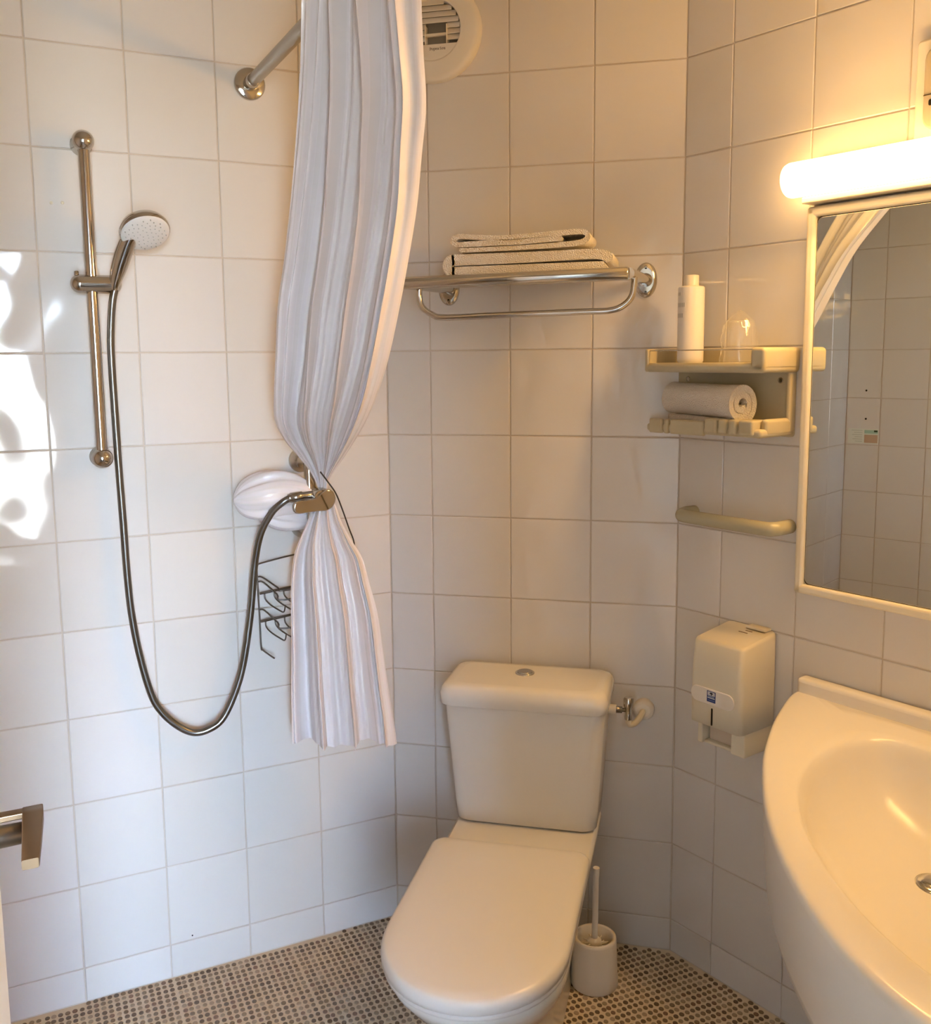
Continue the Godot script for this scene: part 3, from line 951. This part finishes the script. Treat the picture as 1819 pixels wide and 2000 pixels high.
func shelf():
	var t = thing("shelf_unit", "beige plastic two-tier bathroom shelf on tiles left of the mirror", "shelf", FC)
	var st = st_new()
	rbox(st, Vector3(.1575, 1.43, .005), Vector3(.315, .18, .010), .003, .008)
	obj("back_plate", st, M.beige, t)
	# upper tray
	var f = st_new()
	rbox(f, Vector3(.162, 1.4885, .064), Vector3(.324, .021, .126), .008, .008)
	var ut = obj("upper_tray", f, M.beige, t)
	var sd = st_new()
	rbox(sd, Vector3(.306, 1.5045, .064), Vector3(.036, .052, .126), .007, .010)
	obj("side_wall", sd, M.beige, ut)
	var s2 = st_new()
	rbox(s2, Vector3(.0055, 1.5045, .064), Vector3(.011, .052, .126), .004, .005)
	obj("side_wall", s2, M.beige, ut)
	var s3 = st_new()
	rbox(s3, Vector3(.157, 1.5135, .006), Vector3(.312, .034, .012), .004)
	obj("back_wall", s3, M.beige, ut)
	var s4 = st_new()
	tube(s4, [Vector3(.008, 1.5265, .121), Vector3(.292, 1.5265, .121)], .0013, 10)
	obj("guard_rail", s4, M.chrome, ut)
	# lower tray
	var g = st_new()
	rbox(g, Vector3(.157, 1.3525, .060), Vector3(.314, .018, .118), .007, .007)
	var lt = obj("lower_tray", g, M.beige, t)
	var g1 = st_new()
	rbox(g1, Vector3(.306, 1.364, .050), Vector3(.018, .036, .098), .006, .008)
	obj("side_wall", g1, M.beige, lt)
	var g2 = st_new()
	rbox(g2, Vector3(.310, 1.43, .012), Vector3(.012, .16, .024), .005)
	obj("side_rib", g2, M.beige, t)
	for q in [[.012, .050], [.056, .068], [.074, .168]]:
		var g3 = st_new()
		rbox(g3, Vector3((q[0] + q[1]) / 2, 1.357, .117), Vector3(q[1] - q[0], .033, .012), .004)
		obj("front_lip", g3, M.beige, lt)
	for q in [[.172, .204], [.2095, .230], [.2355, .256], [.2615, .298]]:
		var g4 = st_new()
		rbox(g4, Vector3((q[0] + q[1]) / 2, 1.364, .098), Vector3(q[1] - q[0], .032, .056), .005)
		obj("toothbrush_notch_block", g4, M.beige, lt)
	for x in [.030, .2815]:
		var s5 = st_new()
		lathe(s5, [[.0062, .009], [.0062, .0108], [.0045, .0112], [.004, .010]], 18)
		obj("screw", s5, M.dullchrome, t, Transform3D(Basis(Vector3.RIGHT, PI / 2), Vector3(x, 1.4605, 0)))
	# bottle
	var b = thing("lotion_bottle", "white cylindrical lotion bottle with cap on the beige shelf", "bottle", FC * Transform3D(Basis(), Vector3(.083, 1.499, .068)))
	var im = Image.create(256, 256, false, Image.FORMAT_RGB8)
	im.fill(Color(.93, .92, .90))
	var gr = Color(.74, .73, .70)
	# print on the side that faces the camera: first words, a column of small print, a name near the foot
	for q in [[0, 66, 30, 3], [0, 76, 46, 4], [0, 86, 40, 4], [0, 106, 4, 20], [0, 128, 4, 26], [0, 190, 52, 7], [4, 202, 40, 3]]:
		var xx = q[0]
		while xx < q[0] + q[2]:
			im.fill_rect(Rect2i(int(76 + xx), int(q[1]), 4, int(q[3])), gr)
			xx += 6
	var bm = mat(Color.WHITE, .35)
	bm.albedo_texture = ImageTexture.create_from_image(im)
	var b0 = st_new()
	lathe(b0, [[.0288, .166], [.0292, .160], [.0292, .012], [.0292, .004], [.027, 0.0]], 40, Vector3(), false, true)
	obj("body", b0, bm, b, Transform3D(Basis(Vector3.UP, 1.9), Vector3()))
	var b1 = st_new()
	lathe(b1, [[.0288, .1655], [.027, .1685], [.018, .170]], 36, Vector3(), false, true)
	obj("shoulder", b1, M.white_plastic, b)
	var b2 = st_new()
	lathe(b2, [[.0160, .169], [.0160, .192], [.0145, .1935], [.002, .194]], 32, Vector3(), false, true)
	obj("cap", b2, M.white_plastic, b)
	# wrapped tumbler
	var g5 = thing("wrapped_tumbler", "drinking glass wrapped in crinkled clear plastic on the shelf", "glass", FC * Transform3D(Basis(), Vector3(.222, 1.499, .075)))
	var rings := []
	var rg = RandomNumberGenerator.new(); rg.seed = 8
	for j in 15:
		var fj = j / 14.0
		var ring := []
		var base = lerp(.040, .031, pow(fj, 1.3)) if fj < .75 else lerp(.0335, .006, (fj - .75) / .25)
		for k in 40:
			var a = TAU * k / 40
			var c = 1.0 + .05 * sin(7 * a + j * .8) + .05 * rg.randf_range(-1, 1)
			ring.append(Vector3(base * c * cos(a), fj * .108 + .002 * rg.randf_range(-1, 1), -base * c * sin(a)))
		rings.append(ring)
	var g6 = st_new()
	loft(g6, rings, true, false, true)
	obj("plastic_wrap", g6, M.wrap, g5)
	var g7 = st_new()
	lathe(g7, [[.033, .001], [.0325, .03], [.030, .088], [.028, .090], [.0288, .085], [.031, .03], [.0315, .002]], 32, Vector3(), false, false)
	obj("tumbler", g7, M.wrap, g5)
	# rolled towel on the lower tray
	var ax = Vector3(.975, -.015, .22).normalized()
	var rt = thing("rolled_towel", "white towel rolled up on the lower tier of the beige shelf", "towel", FC * Transform3D(Basis(), Vector3(.128, 1.3625, .066)))
	var path := []
	for k in 74:
		var a = -PI * .62 + k * .19
		var rad = .0425 - .0024 * k * .19
		path.append(Vector2(rad * cos(a) * .92, rad * sin(a) * 1.0))
	path.push_front(Vector2(.030, -.0425))
	var rs = st_new()
	ribbon(rs, path, .0118, -.118, .120, .0014)
	var zz = Vector3(ax.x, ax.y, ax.z)
	var xx2 = Vector3.UP.cross(zz).normalized()
	obj("roll", rs, M.terry, rt, Transform3D(Basis(xx2, zz.cross(xx2), zz), Vector3(0, .0505, 0)))
	# towel bar below
	var h = thing("towel_bar", "beige plastic towel bar on tiles below the shelf", "towel bar", FC)
	var hs = st_new()
	tube(hs, smooth_path([Vector3(.050, 1.147, 0), Vector3(.048, 1.147, .030), Vector3(.054, 1.146, .050), Vector3(.075, 1.1455, .058), Vector3(.18, 1.145, .0585), Vector3(.285, 1.145, .058), Vector3(.306, 1.146, .050), Vector3(.312, 1.147, .030), Vector3(.310, 1.147, 0)], 7), .0155, 24)
	obj("bar", hs, M.beige_bar, h)

func dispenser():
	var t = thing("paper_dispenser", "cream plastic toilet tissue dispenser with a blue logo beside the basin", "dispenser", FC)
	var lo = func(y, u0, u1, d, r, tilt):
		var ring := []
		for p in rrect(u1 - u0, d, r, 5):
			var o = p.y + d / 2
			ring.append(Vector3(p.x + (u0 + u1) / 2, y - tilt * o, o))
		ring.reverse()
		return ring
	var st = st_new()
	loft(st, [lo.call(.694, .1555, .2875, .122, .012, .0), lo.call(.697, .1525, .2905, .128, .012, .0), lo.call(.76, .1525, .2905, .129, .012, 0.0), lo.call(.84, .1535, .290, .127, .012, 0.02), lo.call(.898, .1545, .2895, .122, .012, .13), lo.call(.9035, .156, .288, .1195, .012, .14), lo.call(.9065, .160, .284, .115, .012, .145)])
	obj("cover", st, M.cream, t)
	var parts = [[Vector3(.166, .668, .053), Vector3(.014, .056, .106)], [Vector3(.2695, .668, .053), Vector3(.037, .056, .106)], [Vector3(.215, .6435, .049), Vector3(.088, .007, .098)], [Vector3(.215, .668, .010), Vector3(.088, .056, .020)]]
	var s2 = st_new()
	for q in parts: rbox(s2, q[0], q[1], .003)
	obj("base", s2, M.cream, t)
	var s3 = st_new()
	rbox(s3, Vector3(.212, .671, .062), Vector3(.070, .048, .050), .004)
	obj("paper_stack", s3, mat(Color(.80, .74, .66), .9), t)
	var s4 = st_new()
	rbox(s4, Vector3(.2165, .765, .1285), Vector3(.118, .036, .005), .0016, .0175, 6)
	var tb = obj("label_tab", s4, M.white_plastic, t)
	var im = Image.create(64, 80, false, Image.FORMAT_RGB8)
	var blue = Color(.13, .24, .52)
	im.fill(blue)
	im.fill_rect(Rect2i(5, 5, 54, 27), Color(.80, .82, .84))
	for q in [[25, 9, 14, 6], [21, 13, 22, 9], [30, 20, 5, 14]]: im.fill_rect(Rect2i(q[0], q[1], q[2], q[3]), Color(.08, .12, .22))
	im.fill_rect(Rect2i(5, 32, 54, 12), blue)
	for k in 5: im.fill_rect(Rect2i(8 + k * 10, 34, 6, 8), Color(.70, .75, .82))
	im.fill_rect(Rect2i(5, 46, 54, 8), Color(.78, .82, .86))
	im.fill_rect(Rect2i(8, 66, 48, 3), Color(.55, .62, .75))
	var lm = mat(Color.WHITE, .4)
	lm.albedo_texture = ImageTexture.create_from_image(im)
	var qd = st_new()
	var c = Vector3(.2152, .7668, .1316)
	tri(qd, c + Vector3(-.0118, -.0125, 0), c + Vector3(.0118, .0125, 0), c + Vector3(.0118, -.0125, 0), Vector2(0, 1), Vector2(1, 0), Vector2(1, 1))
	tri(qd, c + Vector3(-.0118, -.0125, 0), c + Vector3(-.0118, .0125, 0), c + Vector3(.0118, .0125, 0), Vector2(0, 1), Vector2(0, 0), Vector2(1, 0))
	var lg = obj("logo", qd, lm, tb)
	tag(lg, "small blue square logo with a dark tree mark", "")
	var s5 = st_new()
	rbox(s5, Vector3(.2158, .720, .1288), Vector3(.0042, .040, .002), .0009, .002)
	obj("level_slot", s5, M.dark, t)
	var s6 = st_new()
	rbox(s6, Vector3(.247, .909, .012), Vector3(.052, .006, .024), .002)
	var lk = obj("lock_tab", s6, M.cream, t)
	for q in [[.235, .030, .018], [.228, .042, .024]]:
		var s7 = st_new()
		rbox(s7, Vector3(q[0], .9066 - .145 * q[1], q[1]), Vector3(q[2], .0008, .003), .0003)
		obj("engraving", s7, mat(Color(.45, .36, .24), .6), lk)

func rack():
	var t = thing("towel_rack", "chrome hotel towel rack with a lower rail on the back wall", "towel rack", FB)
	var yR = 1.692; var yL = 1.684
	for s in [[.646, yR, .621], [.166, yL, .118]]:
		var st = st_new()
		var rings := []
		for q in [[1.0, 0.0], [1.0, .004], [.93, .008], [.70, .0105]]:
			var ring := []
			for k in 36:
				var a = TAU * k / 36
				ring.append(Vector3(s[0] + .0265 * q[0] * cos(a), s[1] + .041 * q[0] * sin(a), q[1]))
			rings.append(ring)
		loft(st, rings)
		var fl = obj("wall_flange", st, M.chrome, t)
		for dy in [-.028, .028]:
			var sc = st_new()
			lathe(sc, [[.0052, .006], [.0052, .0095], [.003, .0105]], 14)
			obj("screw", sc, M.dullchrome, fl, Transform3D(Basis(Vector3.RIGHT, PI / 2), Vector3(s[0], s[1] + dy, 0)))
		var ar = st_new()
		tube(ar, [Vector3(s[0], s[1], .006), Vector3(lerp(s[0], s[2], .1), s[1], .03), Vector3(s[2], s[1], .215)], [.017, .0125, .0125], 18)
		obj("side_arm", ar, M.chrome, t)
	var fr = st_new()
	tube(fr, [Vector3(.0995, yL, .215), Vector3(.100, yL, .215), Vector3(.103, yL, .215), Vector3(.6175, yR, .215), Vector3(.6205, yR, .215), Vector3(.621, yR, .215)], [.010, .0125, .0138, .0138, .0125, .010], 24)
	obj("front_tube", fr, M.chrome, t)
	for z in [.135, .163, .19]:
		var f = z / .215
		var sl = st_new()
		tube(sl, [Vector3(lerp(.166, .118, f), yL - .004, z), Vector3(lerp(.646, .621, f), yR - .004, z)], .0048, 12)
		obj("slat_tube", sl, M.chrome, t)
	var lw = st_new()
	tube(lw, smooth_path([Vector3(.143, yL - .006, .185), Vector3(.142, 1.655, .185), Vector3(.148, 1.632, .185), Vector3(.172, 1.614, .185), Vector3(.205, 1.607, .185), Vector3(.35, 1.610, .185), Vector3(.52, 1.6135, .185), Vector3(.582, 1.6155, .185), Vector3(.612, 1.628, .185), Vector3(.628, 1.650, .185), Vector3(.632, yR - .006, .185)], 7), .0072, 16)
	obj("lower_rail", lw, M.chrome, t)
	# towels lying on it
	var t2 = thing("folded_towel", "thick white bath towel folded flat on the chrome rack, under the smaller one", "towel", FB)
	var p := []
	for q in [[.565, 1.7080], [.40, 1.7075], [.24, 1.7075], [.226, 1.7078], [.2175, 1.7115], [.2130, 1.7210], [.2175, 1.7305], [.226, 1.7342], [.24, 1.7345], [.40, 1.736], [.52, 1.738], [.560, 1.735], [.578, 1.726]]: p.append(Vector2(q[0], q[1]))
	var s1 = st_new()
	ribbon(s1, smooth_path(p, 5), .0235, .035, .196, .0012)
	obj("lower_layers", s1, M.terry, t2)
	var t3 = thing("folded_towel", "smaller white towel folded with open loops, lying on top of the bath towel", "towel", FB)
	p = []
	for q in [[.240, 1.7555], [.36, 1.757], [.45, 1.760], [.505, 1.763], [.524, 1.768], [.529, 1.777], [.520, 1.786], [.49, 1.788], [.42, 1.784], [.34, 1.781], [.27, 1.784], [.240, 1.786], [.225, 1.781], [.224, 1.773], [.238, 1.7690], [.28, 1.770], [.38, 1.7705], [.47, 1.7745]]: p.append(Vector2(q[0], q[1]))
	var s3 = st_new()
	ribbon(s3, smooth_path(p, 5), .0112, .055, .186, .0008)
	obj("folds", s3, M.terry, t3)

func small_things():
	# extractor vent
	var v = thing("air_vent", "round white extractor vent cover high on the back wall", "vent", FB)
	var c = Vector3(.137, 2.289, 0)
	var rt = Basis(Vector3.RIGHT, PI / 2)
	var st = st_new()
	lathe(st, [[.117, 0], [.1175, .018], [.114, .025], [.104, .0275], [.0735, .0285], [.0705, .0285], [.0700, .0275], [.0700, .002]], 56, Vector3(), false, false)
	obj("cover", st, M.white_plastic, v, Transform3D(rt, c))
	# the blank panel that closes the lower part of the round opening
	var pts := []
	for k in 25:
		var a = lerp(PI + .50, TAU - .50, k / 24.0)
		pts.append(Vector2(.0712 * cos(a), .0712 * sin(a)))
	var rings := []
	for q in [.003, .0270, .0284]:
		var ring := []
		for p in pts: ring.append(c + Vector3(p.x, p.y, q))
		rings.append(ring)
	var s2 = st_new()
	loft(s2, rings)
	obj("lower_panel", s2, M.white_plastic, v)
	var sb = st_new()
	lathe(sb, [[.0702, .0008], [.0702, .0022], [.02, .0024]], 48)
	obj("back_plate", sb, mat(Color(.62, .59, .54), .7), v, Transform3D(rt, c))
	# louvres, closed above; in the middle below they part to the opening
	for k in 7:
		var y = .0625 - k * .0135
		var hw = sqrt(max(.0695 * .0695 - y * y, .0003)) - .001
		var spans = [[-hw, hw]] if k < 4 else [[-hw, -.017], [.036, hw]]
		for sp in spans:
			if sp[1] - sp[0] < .004: continue
			var s3 = st_new()
			rbox(s3, Vector3((sp[0] + sp[1]) / 2, 0, 0), Vector3(sp[1] - sp[0], .0150, .0022), .0008)
			obj("slat", s3, M.white_plastic, v, Transform3D(Basis(Vector3.RIGHT, -.45), c + Vector3(0, y, .0215)))
	for x in [-.017, .036]:
		var s4 = st_new()
		rbox(s4, c + Vector3(x, -.012, .0165), Vector3(.002, .046, .023), .0006)
		obj("opening_side", s4, M.white_plastic, v)
	var s5 = st_new()
	rbox(s5, c + Vector3(.0095, -.0115, .0215), Vector3(.053, .006, .010), .001)
	obj("opening_bar", s5, M.white_plastic, v)
	var tm = TextMesh.new()
	tm.text = "Popea Sou"
	var fnt = SystemFont.new()
	fnt.font_names = PackedStringArray(["Droid Serif"])
	fnt.font_italic = true
	tm.font = fnt
	tm.font_size = 16
	tm.pixel_size = .0005
	tm.depth = .0006
	obj_mesh("lettering", tm, M.gasket, v, Transform3D(Basis(), c + Vector3(.014, -.0445, .0285)))
	# notice sticker on the side wall, seen in the mirror
	var im = Image.create(192, 96, false, Image.FORMAT_RGB8)
	im.fill(Color(.88, .90, .87))
	for k in 6:
		im.fill_rect(Rect2i(100, 10 + k * 14, 70 - (k * 17) % 30, 4), Color(.76, .79, .75))
	im.fill_rect(Rect2i(4, 8, 84, 22), Color(.66, .80, .75))
	im.fill_rect(Rect2i(6, 8, 22, 12), Color(.16, .26, .20))
	im.fill_rect(Rect2i(4, 30, 84, 8), Color(.86, .90, .86))
	im.fill_rect(Rect2i(4, 38, 84, 52), Color(.78, .67, .56))
	var m = mat(Color.WHITE, .5)
	m.albedo_texture = ImageTexture.create_from_image(im)
	var q = st_new()
	var a = Vector3(-.145, 1.120, .0016); var b = Vector3(-.012, 1.186, .0016)
	slab(q, Vector3(a.x, a.y, .0003), Vector3(b.x, b.y, .0012))
	var sk = obj("notice_sticker", q, M.white_plastic, self, FD)
	tag(sk, "small notice sticker with a tan panel on the tiles, seen in the mirror", "sticker")
	var q2 = st_new()
	tri(q2, Vector3(a.x, a.y, a.z), Vector3(b.x, b.y, a.z), Vector3(b.x, a.y, a.z), Vector2(0, 1), Vector2(1, 0), Vector2(1, 1))
	tri(q2, Vector3(a.x, a.y, a.z), Vector3(a.x, b.y, a.z), Vector3(b.x, b.y, a.z), Vector2(0, 1), Vector2(0, 0), Vector2(1, 0))
	obj("print", q2, m, sk)

func door():
	# opened inwards, its face just outside the left edge of the view; only the handle reaches in
	var th = atan(.245)
	var fl = FA * Transform3D(Basis(Vector3(cos(th), 0, sin(th)), Vector3.UP, Vector3(-sin(th), 0, cos(th))), Vector3(-.9375, 0, 1.315))
	var st = st_new()
	slab(st, Vector3(-.04, .008, 0), Vector3(0, 2.04, .762))
	var d = obj("door_1", st, M.white_plastic, self, fl)
	d.set_meta("kind", "structure")
	var back = fl.affine_inverse() * FA
	var y = 1.083; var z = 1.372
	var s0 = st_new()
	rbox(s0, Vector3(.001, y - .06, .060), Vector3(.004, .20, .044), .0015)
	obj("lock_plate", s0, M.steel, d)
	var s1 = st_new()
	tube(s1, [Vector3(-.955, y, z), Vector3(-.9125, y, z), Vector3(-.912, y, z)], [.0105, .0098, .0085], 22)
	var hd = obj("handle_neck", s1, M.steel, d, back)
	# lever: a flat bar from above the neck, running back towards the hinge side
	var s2 = st_new()
	var rings := []
	for q in [[1.357, -.9045, .0172, .010], [1.3575, -.9045, .0180, .011], [1.372, -.9050, .0180, .011], [1.42, -.9078, .0160, .010], [1.4605, -.9105, .0140, .0095], [1.4625, -.9107, .0132, .0088]]:
		var ring := []
		for p in rrect(q[2], q[3], .0012, 2): ring.append(Vector3(q[1] + p.x, y + .0125 + p.y, q[0]))
		rings.append(ring)
	loft(s2, rings)
	obj("handle_lever", s2, mat(Color(.55, .47, .38), .35, 1.0), hd)
	var s3 = st_new()
	rbox(s3, Vector3(-.922, y + .014, z - .010), Vector3(.034, .006, .012), .001)
	obj("handle_shoulder", s3, mat(Color(.55, .47, .38), .35, 1.0), hd)
	var s4 = st_new()
	lathe(s4, [[.0055, 0], [.0055, .0022], [.004, .0026]], 16)
	obj("keyhole", s4, M.dark, d, Transform3D(Basis(Vector3.BACK, -PI / 2), Vector3(.002, 1.005, .062)))
